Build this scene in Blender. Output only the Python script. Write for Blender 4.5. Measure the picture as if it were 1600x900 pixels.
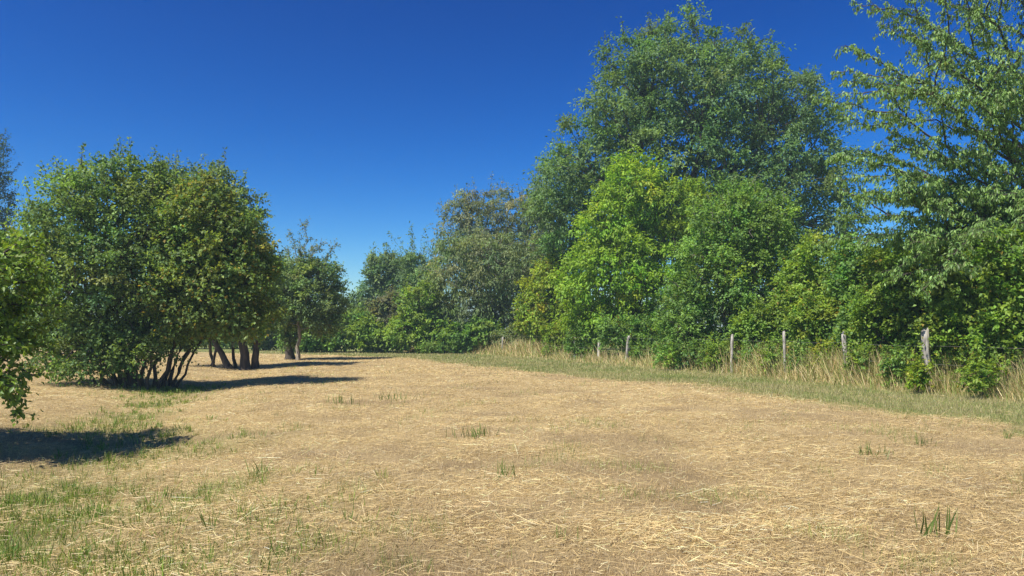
import bpy, math
import numpy as np
from mathutils import Matrix, Vector

rng = np.random.default_rng(7)
scene = bpy.context.scene
for o in list(bpy.data.objects):
    bpy.data.objects.remove(o)
COL = scene.collection

# ------------------------------------------------------------------ camera, sky, sun, exposure
CAM_H = 1.6
FPX = 1150.0          # focal length in photograph pixels (1600 wide)
HOR = 515.0           # height of the horizon in the photograph
cam_d = bpy.data.cameras.new('camera')
cam_d.sensor_width = 36.0
cam_d.lens = 36.0 * FPX / 1600.0
cam_d.shift_y = (HOR - 450.0) / 1600.0
cam_d.clip_start = 0.05
cam_d.clip_end = 3000
cam = bpy.data.objects.new('camera', cam_d)
COL.objects.link(cam)
cam.location = (0, 0, CAM_H)
cam.rotation_euler = (math.pi / 2, 0, 0)
scene.camera = cam

SUN_EL = math.radians(56)
SUN_TRAVEL = math.radians(40)     # heading of the light in plan, from +x towards +y
ldir = Vector((math.cos(SUN_EL) * math.cos(SUN_TRAVEL), math.cos(SUN_EL) * math.sin(SUN_TRAVEL), -math.sin(SUN_EL)))
world = bpy.data.worlds.new('World')
scene.world = world
world.use_nodes = True
wn, wl = world.node_tree.nodes, world.node_tree.links
wn.clear()
sky = wn.new('ShaderNodeTexSky')
sky.sky_type = 'NISHITA'
sky.sun_disc = False
sky.sun_elevation = SUN_EL
sky.sun_rotation = math.atan2(-ldir.x, -ldir.y)
sky.altitude = 300
sky.air_density = 1.0
sky.dust_density = 0.15
sky.ozone_density = 4.0
hs = wn.new('ShaderNodeHueSaturation')
hs.inputs['Saturation'].default_value = 1.43
hs.inputs['Value'].default_value = 0.7
bg = wn.new('ShaderNodeBackground')
bg.inputs['Strength'].default_value = 0.053
out = wn.new('ShaderNodeOutputWorld')
wl.new(sky.outputs[0], hs.inputs['Color'])
gm = wn.new('ShaderNodeGamma')
gm.inputs['Gamma'].default_value = 1.55
wl.new(hs.outputs[0], gm.inputs['Color'])
wl.new(gm.outputs[0], bg.inputs['Color'])
wl.new(bg.outputs[0], out.inputs['Surface'])

sun_d = bpy.data.lights.new('sun', 'SUN')
sun_d.energy = 4.6
sun_d.angle = math.radians(0.53)
sun_d.color = (1.0, 0.96, 0.88)
sun = bpy.data.objects.new('sun', sun_d)
COL.objects.link(sun)
sun.location = (-40, -20, 60)
sun.rotation_euler = ldir.to_track_quat('-Z', 'Y').to_euler()

vs = scene.view_settings
vs.view_transform = 'Standard'
vs.look = 'None'
vs.exposure = 0.72
vs.gamma = 1.0
vs.use_curve_mapping = False
scene.render.engine = 'CYCLES'
scene.cycles.max_bounces = 10
scene.cycles.diffuse_bounces = 7
scene.cycles.volume_bounces = 0
scene.cycles.transmission_bounces = 5
scene.cycles.glossy_bounces = 2
scene.cycles.use_denoising = True
scene.cycles.denoiser = 'OPENIMAGEDENOISE'
scene.cycles.denoising_input_passes = 'RGB_ALBEDO_NORMAL'
scene.cycles.denoising_prefilter = 'ACCURATE'
scene.cycles.use_adaptive_sampling = True
scene.cycles.adaptive_threshold = 0.015

# ------------------------------------------------------------------ helpers
TRI = [0]

def vnoise(x, y, scale, seed):
    """smooth value noise in [0,1]"""
    r = np.random.default_rng(seed)
    T = r.random((64, 64))
    u, v = np.asarray(x) / scale, np.asarray(y) / scale
    i, j = np.floor(u).astype(int), np.floor(v).astype(int)
    fu, fv = u - i, v - j
    fu, fv = fu * fu * (3 - 2 * fu), fv * fv * (3 - 2 * fv)
    g = lambda a, b: T[a % 64, b % 64]
    return (g(i, j) * (1 - fu) + g(i + 1, j) * fu) * (1 - fv) + (g(i, j + 1) * (1 - fu) + g(i + 1, j + 1) * fu) * fv

def fnoise(x, y, scale, seed, octs=3):
    s, a, t = 0, 1.0, 0
    for k in range(octs):
        s = s + a * vnoise(x, y, scale / 2 ** k, seed + k); t += a; a *= 0.55
    return s / t

def field_edge(y):      # where the straw ends and the green verge begins
    return np.interp(y, [0, 6, 11.9, 16, 20.4, 28, 34, 39, 43, 47, 60], [13, 10.2, 7.8, 6.3, 4.4, 0.4, -2.6, -5.6, -8.5, -13, -40])

def fence_x(y):
    return np.interp(y, [0, 40, 44, 48, 53, 58, 80], [18.98, 2.2, 0.3, -2.5, -8, -22, -60])

HOLLOW_Y = np.array([0, 5, 7.5, 10.5, 13, 16.7, 21.6, 27, 35, 60])
HOLLOW_X = np.array([-2.5, -3.6, -4.6, -5.6, -7.0, -8.3, -9.6, -10.5, -12, -16])

def gz(x, y):
    x, y = np.asarray(x, float), np.asarray(y, float)
    d = x - np.interp(y, HOLLOW_Y, HOLLOW_X)
    z = -0.20 * np.exp(-(d / 1.7) ** 2) * np.clip((y - 3) / 5, 0, 1) * np.clip((40 - y) / 14, 0, 1)
    near = np.clip((70 - np.hypot(x, y)) / 30, 0, 1)
    z = z + near * (0.07 * (vnoise(x, y, 5.0, 11) - 0.5) + 0.06 * (vnoise(x, y, 1.4, 12) - 0.5) + 0.055 * (vnoise(x, y, .42, 13) - 0.5) * np.clip((24 - y) / 10, 0, 1))
    return z

cam.location.z = CAM_H + float(gz(0, 0))

def green_mask(x, y):
    pts = [(-9.7, 21.2, 1.2, 1.0), (-8.3, 17.2, .8, .7), (-7.6, 14.5, .8, .7), (-7.0, 12.8, .9, .7), (-5.5, 10.3, .8, .7), (-4.3, 10.6, .9, .35),
           (-5.3, 8.6, .9, .5), (-4.7, 7.3, .8, .85), (-3.7, 5.6, .7, .95), (-3.0, 5.0, .5, .9), (-3.2, 6.6, .7, .6), (-2.3, 6.1, .6, .4),
           (-3.0, 7.6, .6, .45), (-4.0, 4.6, .8, .9), (-2.4, 4.9, .7, .7), (-1.6, 5.4, .6, .35), (-3.9, 6.6, .7, .8), (-1.8, 6.9, .6, .3), (-6.0, 11.6, .9, .6), (-9.0, 19, .8, .7)]
    m = 0
    for a, b, s, w in pts:
        m = np.maximum(m, w * np.exp(-(((x - a) / s) ** 2 + ((y - b) / (s * 1.5)) ** 2)))
    return np.clip(m * (0.45 + 1.0 * fnoise(x, y, .8, 31)), 0, 1)

def verge_mask(x, y):
    d = x - field_edge(y) + 3.0 * (fnoise(x, y, 1.6, 41) - 0.5)
    return np.clip(d / 0.8, 0, 1)

def mesh_from(name, V, F, mat, colors=None, smooth=False):
    """V (n,3), F (m,k) all the same k"""
    V = np.ascontiguousarray(V, dtype=np.float32); F = np.ascontiguousarray(F, dtype=np.int32)
    me = bpy.data.meshes.new(name)
    m, k = F.shape
    me.vertices.add(len(V)); me.vertices.foreach_set('co', V.ravel())
    me.loops.add(m * k); me.loops.foreach_set('vertex_index', F.ravel())
    me.polygons.add(m)
    me.polygons.foreach_set('loop_start', np.arange(0, m * k, k, dtype=np.int32))
    try:
        me.polygons.foreach_set('loop_total', np.full(m, k, dtype=np.int32))
    except Exception:
        pass
    if smooth:
        me.polygons.foreach_set('use_smooth', np.ones(m, dtype=bool))
    if colors is not None:
        a = me.color_attributes.new('Col', 'FLOAT_COLOR', 'POINT')
        c = np.ones((len(V), 4), dtype=np.float32); c[:, :3] = colors
        a.data.foreach_set('color', c.ravel())
    me.update(calc_edges=True)
    me.materials.append(mat)
    TRI[0] += m * (k - 2)
    return me

def link(name, me, parent=None, **props):
    o = bpy.data.objects.new(name, me)
    COL.objects.link(o)
    if parent is not None:
        o.parent = parent
    for k, v in props.items():
        o[k] = v
    return o

def root(name, loc, label, category, group=None):
    o = bpy.data.objects.new(name, None)
    COL.objects.link(o)
    o.empty_display_size = 0.3
    o.location = loc
    o['label'] = label; o['category'] = category
    if group: o['group'] = group
    return o

def unit(a):
    return a / (np.linalg.norm(a, axis=-1, keepdims=True) + 1e-9)

def tube(P, R, sides=6, wob=0.0):
    """one tapering tube through the points P; returns verts, quads (closed by the taper)"""
    P = np.asarray(P, float); R = np.asarray(R, float); n = len(P)
    T = unit(np.gradient(P, axis=0))
    ref = np.where(np.abs(T[:, 2:3]) > .9, np.array([[1., 0, 0]]), np.array([[0, 0, 1.]]))
    A = unit(np.cross(T, ref)); B = np.cross(T, A)
    ang = np.linspace(0, 2 * np.pi, sides, endpoint=False)
    rr = R[:, None] * (1 + wob * rng.standard_normal((n, sides)))
    V = P[:, None] + rr[..., None] * (np.cos(ang)[None, :, None] * A[:, None] + np.sin(ang)[None, :, None] * B[:, None])
    i = np.arange(n - 1)[:, None] * sides; j = np.arange(sides)[None]; j2 = (j + 1) % sides
    F = np.stack([i + j, i + j2, i + sides + j2, i + sides + j], -1).reshape(-1, 4)
    return V.reshape(-1, 3), F

class Tubes:
    def __init__(s): s.V, s.F, s.n = [], [], 0
    def add(s, P, R, sides=5, wob=0.0):
        v, f = tube(P, R, sides, wob); s.V.append(v); s.F.append(f + s.n); s.n += len(v)
    def curve(s, a, b, r0, r1, n=6, sag=0.0, wander=0.06, sides=5):
        a, b = np.asarray(a, float), np.asarray(b, float)
        t = np.linspace(0, 1, n)[:, None]; L = np.linalg.norm(b - a)
        P = a + (b - a) * t
        P[:, 2] += sag * L * np.sin(np.pi * t[:, 0])
        P[1:-1] += wander * L / n * 2 * rng.standard_normal((n - 2, 3))
        s.add(P, np.linspace(r0, r1, n), sides)
        return P
    def build(s, name, mat, parent, origin):
        if not s.V: return None
        return link(name, mesh_from(name, np.concatenate(s.V) - origin, np.concatenate(s.F), mat, smooth=True), parent)

# ------------------------------------------------------------------ materials
def nodes(name):
    m = bpy.data.materials.new(name); m.use_nodes = True
    nt = m.node_tree; nt.nodes.clear()
    o = nt.nodes.new('ShaderNodeOutputMaterial')
    return m, nt, o

def leaf_material(name, rough=0.5, spec=0.3, trans=0.35):
    m, nt, o = nodes(name)
    at = nt.nodes.new('ShaderNodeAttribute'); at.attribute_name = 'Col'
    p = nt.nodes.new('ShaderNodeBsdfPrincipled')
    p.inputs['Roughness'].default_value = rough
    p.inputs['Specular IOR Level'].default_value = spec
    tr = nt.nodes.new('ShaderNodeBsdfTranslucent')
    mul = nt.nodes.new('ShaderNodeMix'); mul.data_type = 'RGBA'; mul.blend_type = 'MULTIPLY'
    mul.inputs[0].default_value = 1.0
    mul.inputs[7].default_value = (1.35, 1.25, 0.6, 1)
    mx = nt.nodes.new('ShaderNodeMixShader'); mx.inputs[0].default_value = trans
    nt.links.new(at.outputs['Color'], p.inputs['Base Color'])
    nt.links.new(at.outputs['Color'], mul.inputs[6])
    nt.links.new(mul.outputs[2], tr.inputs['Color'])
    nt.links.new(p.outputs[0], mx.inputs[1]); nt.links.new(tr.outputs[0], mx.inputs[2])
    nt.links.new(mx.outputs[0], o.inputs['Surface'])
    return m

LEAF = leaf_material('leaf', 0.5, 0.3, 0.46)
LEAF_GLOSSY = leaf_material('glossy_leaf', 0.45, 0.4, 0.42)
STRAW = leaf_material('straw', 0.55, 0.3, 0.15)
BLADE = leaf_material('grass_blade', 0.5, 0.3, 0.3)

def bark_material(name, c1, c2, scale=9.0):
    m, nt, o = nodes(name)
    tc = nt.nodes.new('ShaderNodeTexCoord')
    mp = nt.nodes.new('ShaderNodeMapping'); mp.inputs['Scale'].default_value = (1, 1, 0.2)
    nz = nt.nodes.new('ShaderNodeTexNoise'); nz.inputs['Scale'].default_value = scale; nz.inputs['Detail'].default_value = 6
    cr = nt.nodes.new('ShaderNodeValToRGB')
    cr.color_ramp.elements[0].position = .35; cr.color_ramp.elements[0].color = (*c1, 1)
    cr.color_ramp.elements[1].position = .68; cr.color_ramp.elements[1].color = (*c2, 1)
    bp = nt.nodes.new('ShaderNodeBump'); bp.inputs['Strength'].default_value = .6; bp.inputs['Distance'].default_value = .03
    p = nt.nodes.new('ShaderNodeBsdfPrincipled'); p.inputs['Roughness'].default_value = .9
    L = nt.links.new
    L(tc.outputs['Object'], mp.inputs[0]); L(mp.outputs[0], nz.inputs['Vector']); L(nz.outputs[0], cr.inputs[0])
    L(cr.outputs[0], p.inputs['Base Color']); L(nz.outputs[0], bp.inputs['Height']); L(bp.outputs[0], p.inputs['Normal'])
    L(p.outputs[0], o.inputs['Surface'])
    return m

BARK = bark_material('bark', (.035, .027, .02), (.11, .085, .062))
BARK_PALE = bark_material('pale_bark', (.14, .11, .075), (.32, .27, .2))
BARK_GREY = bark_material('grey_twig', (.12, .10, .085), (.26, .22, .18))
POST = bark_material('weathered_post', (.15, .13, .11), (.56, .51, .44), 16)
WIRE = bark_material('rusty_wire', (.16, .14, .12), (.3, .28, .26))

def ground_material():
    m, nt, o = nodes('mown_field')
    N, L = nt.nodes.new, nt.links.new
    tc = N('ShaderNodeTexCoord')
    at = N('ShaderNodeAttribute'); at.attribute_name = 'Col'      # x = share of green turf
    sp = N('ShaderNodeSeparateColor'); L(at.outputs['Color'], sp.inputs[0])
    mp = N('ShaderNodeMapping'); mp.inputs['Scale'].default_value = (1, 2.2, 1); mp.inputs['Rotation'].default_value = (0, 0, .3)
    L(tc.outputs['Object'], mp.inputs[0])
    big = N('ShaderNodeTexNoise'); big.inputs['Scale'].default_value = .9; big.inputs['Detail'].default_value = 5
    L(tc.outputs['Object'], big.inputs['Vector'])
    fine = N('ShaderNodeTexNoise'); fine.inputs['Scale'].default_value = 22; fine.inputs['Detail'].default_value = 8; fine.inputs['Roughness'].default_value = .75
    L(mp.outputs[0], fine.inputs['Vector'])
    r1 = N('ShaderNodeValToRGB')
    e = r1.color_ramp.elements
    e[0].position = .3; e[0].color = (.27, .195, .105, 1)
    e[1].position = .62; e[1].color = (.56, .42, .195, 1)
    L(fine.outputs[0], r1.inputs[0])
    r2 = N('ShaderNodeValToRGB')
    e = r2.color_ramp.elements
    e[0].position = .36; e[0].color = (.78, .76, .76, 1)
    e[1].position = .62; e[1].color = (1, 1, 1, 1)
    L(big.outputs[0], r2.inputs[0])
    st = N('ShaderNodeMix'); st.data_type = 'RGBA'; st.blend_type = 'MULTIPLY'; st.inputs[0].default_value = 1
    L(r1.outputs[0], st.inputs[6]); L(r2.outputs[0], st.inputs[7])
    r3 = N('ShaderNodeValToRGB')
    e = r3.color_ramp.elements
    e[0].position = .3; e[0].color = (.10, .135, .03, 1)
    e[1].position = .7; e[1].color = (.31, .31, .11, 1)
    L(fine.outputs[0], r3.inputs[0])
    so = N('ShaderNodeMix'); so.data_type = 'RGBA'; so.blend_type = 'MULTIPLY'; so.inputs[7].default_value = (.80, .79, .82, 1)
    L(sp.outputs[1], so.inputs[0]); L(st.outputs[2], so.inputs[6])
    mx = N('ShaderNodeMix'); mx.data_type = 'RGBA'
    L(sp.outputs[0], mx.inputs[0]); L(so.outputs[2], mx.inputs[6]); L(r3.outputs[0], mx.inputs[7])
    bp = N('ShaderNodeBump'); bp.inputs['Strength'].default_value = .8; bp.inputs['Distance'].default_value = .04
    L(fine.outputs[0], bp.inputs['Height'])
    p = N('ShaderNodeBsdfPrincipled'); p.inputs['Roughness'].default_value = .95; p.inputs['Specular IOR Level'].default_value = .1
    L(mx.outputs[2], p.inputs['Base Color']); L(bp.outputs[0], p.inputs['Normal'])
    L(p.outputs[0], o.inputs['Surface'])
    return m

GROUND = ground_material()

# ------------------------------------------------------------------ ground: one sheet to the horizon
def graded(steps):
    a = []
    for s, e, n in steps: a.append(np.linspace(s, e, n, endpoint=False))
    return np.concatenate(a + [[steps[-1][1]]])
gx = graded([(-900, -120, 14), (-120, -40, 20), (-40, -14, 40), (-14, 14, 150), (14, 40, 40), (40, 120, 20), (120, 900, 14)])
gy = graded([(-60, -4, 14), (-4, 4, 12), (4, 14, 90), (14, 30, 70), (30, 70, 70), (70, 160, 22), (160, 1500, 16)])
X, Y = np.meshgrid(gx, gy)
Z = gz(X, Y)
far = np.clip((Y - 75) / 20, 0, 1)
tm = np.maximum(np.maximum(verge_mask(X, Y), .75 * green_mask(X, Y)), far)
C = np.zeros((X.size, 3)); C[:, 0] = tm.ravel(); C[:, 1] = np.clip((.47 - fnoise(X, Y * 1.7, 1.6, 71, 4)) * 6, 0, 1).ravel()   # y = thin stubble on bare soil
nx, ny = len(gx), len(gy)
i, j = np.meshgrid(np.arange(nx - 1), np.arange(ny - 1))
q = (j * nx + i).ravel()
link('ground', mesh_from('ground', np.stack([X.ravel(), Y.ravel(), Z.ravel()], 1), np.stack([q, q + 1, q + nx + 1, q + nx], 1), GROUND, C, True),
     label='mown straw coloured field with a green verge along the fence', category='ground', kind='structure')

# ------------------------------------------------------------------ foliage
def pick(pal, n, gain=1.0):
    c = np.array([p[:3] for p in pal]) * gain; w = np.array([p[3] for p in pal]); w = w / w.sum()
    return c[rng.choice(len(c), n, p=w)]

def leaf_geometry(B, D, Nn, L, W, fold=0.25):
    """B base (n,3), D direction, Nn normal, L,W (n) -> verts (4n,3), tris (2n,3): a blade folded at its midrib"""
    D = unit(D); S = unit(np.cross(D, Nn)); U = np.cross(S, D)
    L, W = L[:, None], W[:, None]
    mid = B + D * L * .45
    a = B; t = B + D * L - U * L * .10
    l = mid + S * W * .5 + U * W * fold; r = mid - S * W * .5 + U * W * fold
    V = np.stack([a, r, t, l], 1).reshape(-1, 3)
    k = np.arange(len(B))[:, None] * 4
    F = np.concatenate([k + [[0, 1, 2]], k + [[0, 2, 3]]], 0)
    return V, F

def lobes_world(spec, d):
    """lobes given as (px, py, half width px, half height px, [depth offset m], [depth ratio]) at distance d -> centres and radii in metres"""
    Cc, R = [], []
    for s in spec:
        px, py, rx, ry = s[:4]; off = s[4] if len(s) > 4 else 0.0; k = s[5] if len(s) > 5 else 0.9
        y = d + off; sc = y / FPX
        Cc.append(((px - 800) * sc, y, CAM_H + (HOR - py) * sc)); R.append((rx * sc, (rx * .6 + ry * .4) * sc * k, ry * sc))
    return np.array(Cc), np.array(R)

def puff_centres(Cc, R, n, gap, inner=0.12, holes=0.0, seed=0):
    w = (R[:, 0] * R[:, 1] + R[:, 0] * R[:, 2] + R[:, 1] * R[:, 2]); w = w / w.sum()
    m = n * 14
    k = rng.choice(len(Cc), m, p=w)
    dv = unit(rng.standard_normal((m, 3)))
    rad = np.where(rng.random(m) < inner, rng.uniform(.2, .7, m), rng.uniform(.72, 1.0, m))
    rad = rad * (1 + .10 * np.sin(dv[:, 0] * 5 + k) * np.cos(dv[:, 2] * 6 + k * 2) + .07 * rng.standard_normal(m))
    P = Cc[k] + dv * rad[:, None] * R[k]
    q = np.linalg.norm((P[:, None] - Cc[None]) / R[None], axis=2)      # how deep in the other lobes
    qmin = np.where(np.arange(len(Cc))[None] == k[:, None], 9, q).min(1)
    ok = (qmin > .66) | (rng.random(m) < inner)
    ok &= P[:, 2] > .25
    if holes > 0:
        ph = rng.random(3) * 10
        f = 2.2 / gap / 2.6
        hn = np.sin(P[:, 0] * f + ph[0]) + np.sin(P[:, 1] * f + ph[1] + P[:, 0] * .3) + np.sin(P[:, 2] * f * 1.2 + ph[2])
        ok &= hn > -2.6 + 3.2 * holes
    P, dv = P[ok], dv[ok]
    keep = []
    for a in range(len(P)):
        if len(keep) >= n: break
        if keep:
            dd = P[keep] - P[a]
            if (np.einsum('ij,ij->i', dd, dd) < (gap * .55) ** 2).any(): continue
        keep.append(a)
    return P[keep], unit(dv[keep] + [0, 0, .25])

def puff_leaves(P, O, r, T, n, L, W, pal, droop=.25, spread=.85, flat=.8, yellow=0.0, lshape=.35, upr=.25, tone=.16):
    m = len(P)
    rr = r * rng.uniform(.7, 1.3, m)
    D = unit(rng.standard_normal((m, T, 3)) * spread + O[:, None] * .75 + np.array([0, 0, upr]))
    t = np.linspace(.3, 1, n)[None, None] + rng.uniform(-.08, .08, (m, T, n))
    ln = rr[:, None, None] * rng.uniform(.75, 1.5, (m, T, 1))
    pos = D[:, :, None] * (t * ln)[..., None]
    pos[..., 2] *= flat
    pos[..., 2] -= droop * .5 * (t ** 2) * ln
    pos = pos + (P - .45 * rr[:, None] * O)[:, None, None]
    pos = pos + rng.standard_normal(pos.shape) * .06 * r
    ld = unit(D[:, :, None] * .6 + rng.standard_normal(pos.shape) * .6 + np.array([0, 0, -droop * 1.5]))
    nn = unit(np.array([0, 0, .8]) + O[:, None, None] * .45 + rng.standard_normal(pos.shape) * .5)
    N = m * T * n
    pos, ld, nn = pos.reshape(N, 3), ld.reshape(N, 3), nn.reshape(N, 3)
    LL = L * rng.uniform(.65, 1.3, N); WW = W * rng.uniform(.7, 1.25, N)
    pc = pick(pal, m, LEAF_GAIN) * rng.lognormal(0, tone, (m, 1)) * np.stack([rng.lognormal(0, .14, m), np.ones(m), rng.lognormal(0, .2, m)], 1)
    col = np.repeat(pc, T * n, 0) * .62 + pick(pal, N, LEAF_GAIN) * .38
    col = col * rng.lognormal(0, .20, (N, 1))
    if yellow > 0:
        ym = rng.random(N) < yellow
        col[ym] = np.array([.34, .25, .04]) * rng.uniform(.6, 1.2, (ym.sum(), 1))
    return pos, ld, nn, LL, WW, np.clip(col, .004, .6)

def kmeans(P, k, it=8):
    c = P[rng.choice(len(P), min(k, len(P)), replace=False)].copy()
    for _ in range(it):
        a = np.argmin(((P[:, None] - c[None]) ** 2).sum(2), 1)
        for q in range(len(c)):
            if (a == q).any(): c[q] = P[a == q].mean(0)
    return c, a

def make_plant(name, label, category, spec, d, pal, *, puffs=120, gap=None, r=None, T=9, n=7, L=.10, W=.055, droop=.25, flat=.8, spread=.85, yellow=0.0,
               holes=0.0, inner=.12, stems=None, trunk_r=.12, limbs=7, bark=None, group=None, mat=None, base=None, shoots=0, shoot_len=.8,
               branch_r=.022, upr=.25, tone=.22, forkh=.30, bare=0, rk=.70):
    """a tree or shrub: stems (px of foot, distance offset, px of head, py of head, radius) + limbs + one crown of leaves"""
    Cc, R = lobes_world(spec, d)
    top = (Cc[:, 2] + R[:, 2]).max()
    if gap is None:
        area = (4.2 * R[:, 0] * R[:, 2] + 4.2 * R[:, 1] * R[:, 2] + 4.2 * R[:, 0] * R[:, 1]).sum() * .62
        gap = 1.15 * math.sqrt(area / puffs)
    if r is None: r = gap * rk
    P, O = puff_centres(Cc, R, puffs, gap, inner, holes)
    bm = bark or BARK
    if base is None:
        bx_ = float(np.average(Cc[:, 0], weights=R[:, 0])); by_ = float(np.average(Cc[:, 1], weights=R[:, 0]))
    else:
        bx_, by_ = base
    origin = np.array([bx_, by_, float(gz(bx_, by_))])
    rt = root(name, origin, label, category, group)
    heads = []
    if stems is None:
        hz = Cc[:, 2].mean() * .55 + .3
        stems_w = [((bx_, by_), (bx_ + rng.uniform(-.2, .2), by_, max(hz, top * forkh)), trunk_r)]
    else:
        stems_w = []
        for s in stems:
            fx, fo, hx, hy, sr = s
            yb = d + fo; yh = d + fo * .6
            stems_w.append((((fx - 800) / FPX * yb, yb), ((hx - 800) / FPX * yh, yh, CAM_H + (HOR - hy) / FPX * yh), sr))
    for (fx, fy), h, sr in stems_w:
        tb = Tubes()
        z0 = float(gz(fx, fy))
        a = np.array([fx, fy, z0 - .12]); b = np.array(h)
        nseg = 9
        t = np.linspace(0, 1, nseg)[:, None]
        Pp = a + (b - a) * t
        Pp[1:-1] += rng.standard_normal((nseg - 2, 3)) * .016 * np.linalg.norm(b - a) * np.array([1, 1, .2])
        rad = sr * (1 - .45 * t[:, 0]); rad[0] *= 1.5; rad[1] *= 1.12
        tb.add(Pp, rad, 9, .05)
        tb.build('trunk' if len(stems_w) == 1 else 'stem', bm, rt, origin)
        heads.append((b, rad[-1], Pp))
    # limbs fan out from the stem heads to groups of leaf clusters, thin branches run on to each cluster
    lt = Tubes()
    kc, ka = kmeans(P, limbs)
    for c in range(len(kc)):
        hd = min(heads, key=lambda h: np.linalg.norm(h[0] - kc[c]))
        start = hd[2][rng.integers(4, len(hd[2]))] if kc[c][2] > hd[0][2] * .8 else hd[2][rng.integers(3, 6)]
        end = kc[c] * .8 + start * .2
        pts = lt.curve(start, end, hd[1] * .75, branch_r * 1.2, 8, .06, .10, 6)
        for pz in P[ka == c]:
            s0 = pts[np.argmin(((pts - pz) ** 2).sum(1) + 2.0 * np.maximum(0, pts[:, 2] - pz[2]))]
            lt.curve(s0, pz, branch_r, branch_r * .3, 3, .05, .10, 3)
    G = [puff_leaves(P, O, r, T, n, L, W, pal, droop, spread, flat, yellow, upr=upr, tone=tone)]
    # free shoots standing out of the outline
    if shoots:
        up = np.argsort(-(P[:, 2] + rng.normal(0, R[:, 2].max() * .5, len(P))))[:shoots]
        for a in up:
            dr = unit(O[a] * .5 + np.array([0, 0, .9]) + rng.standard_normal(3) * .25)
            Ls = shoot_len * rng.uniform(.5, 1.3)
            pts = lt.curve(P[a], P[a] + dr * Ls, branch_r * .5, branch_r * .2, 3, 0, .08, 3)
            nl = int(max(8, 22 * Ls / max(L * 6, .3)))
            tt = rng.uniform(.1, 1.02, nl)[:, None]
            pos = P[a] + dr * Ls * tt + rng.standard_normal((nl, 3)) * L * .35
            G.append((pos, unit(dr * .5 + rng.standard_normal((nl, 3)) * .7 + [0, 0, -droop]), unit(rng.standard_normal((nl, 3)) * .6 + [0, 0, 1]),
                      L * rng.uniform(.6, 1.1, nl), W * rng.uniform(.7, 1.1, nl), pick(pal, nl, LEAF_GAIN) * rng.lognormal(0, .2, (nl, 1))))
    for _ in range(bare):            # dead twigs that show outside the leaves
        a = rng.integers(len(P))
        dr = unit(O[a] + rng.standard_normal(3) * .5)
        lt.curve(P[a], P[a] + dr * r * 1.6, branch_r * .7, branch_r * .2, 5, 0, .15, 4)
    lt.build('branches', bm, rt, origin)
    B, Dv, Nv, LL, WW, colr = [np.concatenate([g[k] for g in G]) for k in range(6)]
    ok = B[:, 2] > gz(B[:, 0], B[:, 1]) + .03
    B, Dv, Nv, LL, WW, colr = B[ok], Dv[ok], Nv[ok], LL[ok], WW[ok], colr[ok]
    V, F = leaf_geometry(B, Dv, Nv, LL, WW)
    link('crown', mesh_from('crown', V - origin, F, mat or LEAF, np.repeat(colr, 4, 0)), rt, kind='stuff')
    return rt

LEAF_GAIN = 2.25
# palettes: albedo r, g, b, weight (scaled by LEAF_GAIN)
P_HAZEL = [(.070, .115, .030, 3), (.058, .100, .034, 2), (.105, .150, .034, 1.4)]
P_YELLOWISH = [(.080, .122, .028, 3), (.125, .150, .032, 1.6), (.062, .102, .028, 3)]
P_BLUISH = [(.068, .108, .044, 3), (.086, .126, .048, 2), (.056, .092, .036, 2)]
P_ASH = [(.064, .112, .036, 3), (.082, .134, .042, 2), (.050, .090, .029, 2)]
P_OLIVE = [(.104, .134, .056, 3), (.086, .120, .048, 3), (.124, .132, .066, 1.2), (.07, .105, .036, 1.6)]
P_GREYGREEN = [(.085, .105, .058, 3), (.065, .095, .045, 2), (.12, .12, .06, 1)]
P_BRIGHT = [(.112, .182, .017, 3), (.138, .204, .020, 2), (.084, .144, .015, 2)]
P_LIME = [(.120, .165, .018, 3), (.090, .145, .016, 2), (.16, .155, .02, .8)]
P_MID = [(.080, .138, .030, 3), (.100, .164, .030, 2), (.062, .112, .026, 2)]
P_HEDGE = [(.100, .155, .024, 3), (.130, .180, .026, 2), (.070, .118, .022, 2)]
P_CHERRY = [(.086, .144, .036, 3), (.112, .170, .044, 2), (.064, .112, .030, 2)]
P_NEAR = [(.085, .140, .018, 3), (.110, .162, .022, 2), (.055, .10, .016, 2)]
P_BROWN = [(.098, .100, .055, 3), (.085, .09, .05, 2), (.085, .11, .04, 3)]

# ---- left side
make_plant('hazel_bush', 'big dark green many-stemmed bush standing on the straw at left', 'bush',
    [(170, 400, 118, 150), (105, 420, 70, 110), (235, 380, 70, 120), (165, 315, 85, 68), (85, 490, 50, 70), (235, 500, 70, 62), (140, 535, 90, 42), (105, 560, 52, 24), (175, 560, 60, 16), (110, 558, 58, 26, -.5), (165, 552, 52, 24, -.4), (215, 532, 46, 24, -.6), (262, 518, 38, 26, -.4), (190, 560, 42, 20, -.9), (130, 572, 48, 20, -.9), (90, 572, 44, 18, -.3), (68, 540, 34, 40, -.2), (205, 320, 60, 60), (245, 312, 52, 52), (255, 535, 45, 30)], 21.5, P_HAZEL,
    puffs=420, T=15, n=10, L=.10, W=.07, stems=[(178, 0, 70, 470, .045), (186, .4, 95, 440, .05), (184, -.4, 110, 480, .04), (192, .2, 125, 430, .055), (198, -.5, 150, 470, .035), (203, .2, 165, 420, .06), (207, -.2, 178, 440, .05), (214, .5, 190, 440, .055), (219, -.4, 205, 470, .04), (225, .1, 222, 430, .06), (231, -.3, 246, 450, .045), (240, .3, 262, 440, .055), (247, -.1, 285, 470, .045), (210, .8, 150, 450, .05), (150, .2, 90, 500, .03), (166, -.3, 120, 500, .03)],
    limbs=26, shoots=50, shoot_len=.55, base=(-11.1, 21.5), inner=.2)
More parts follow.
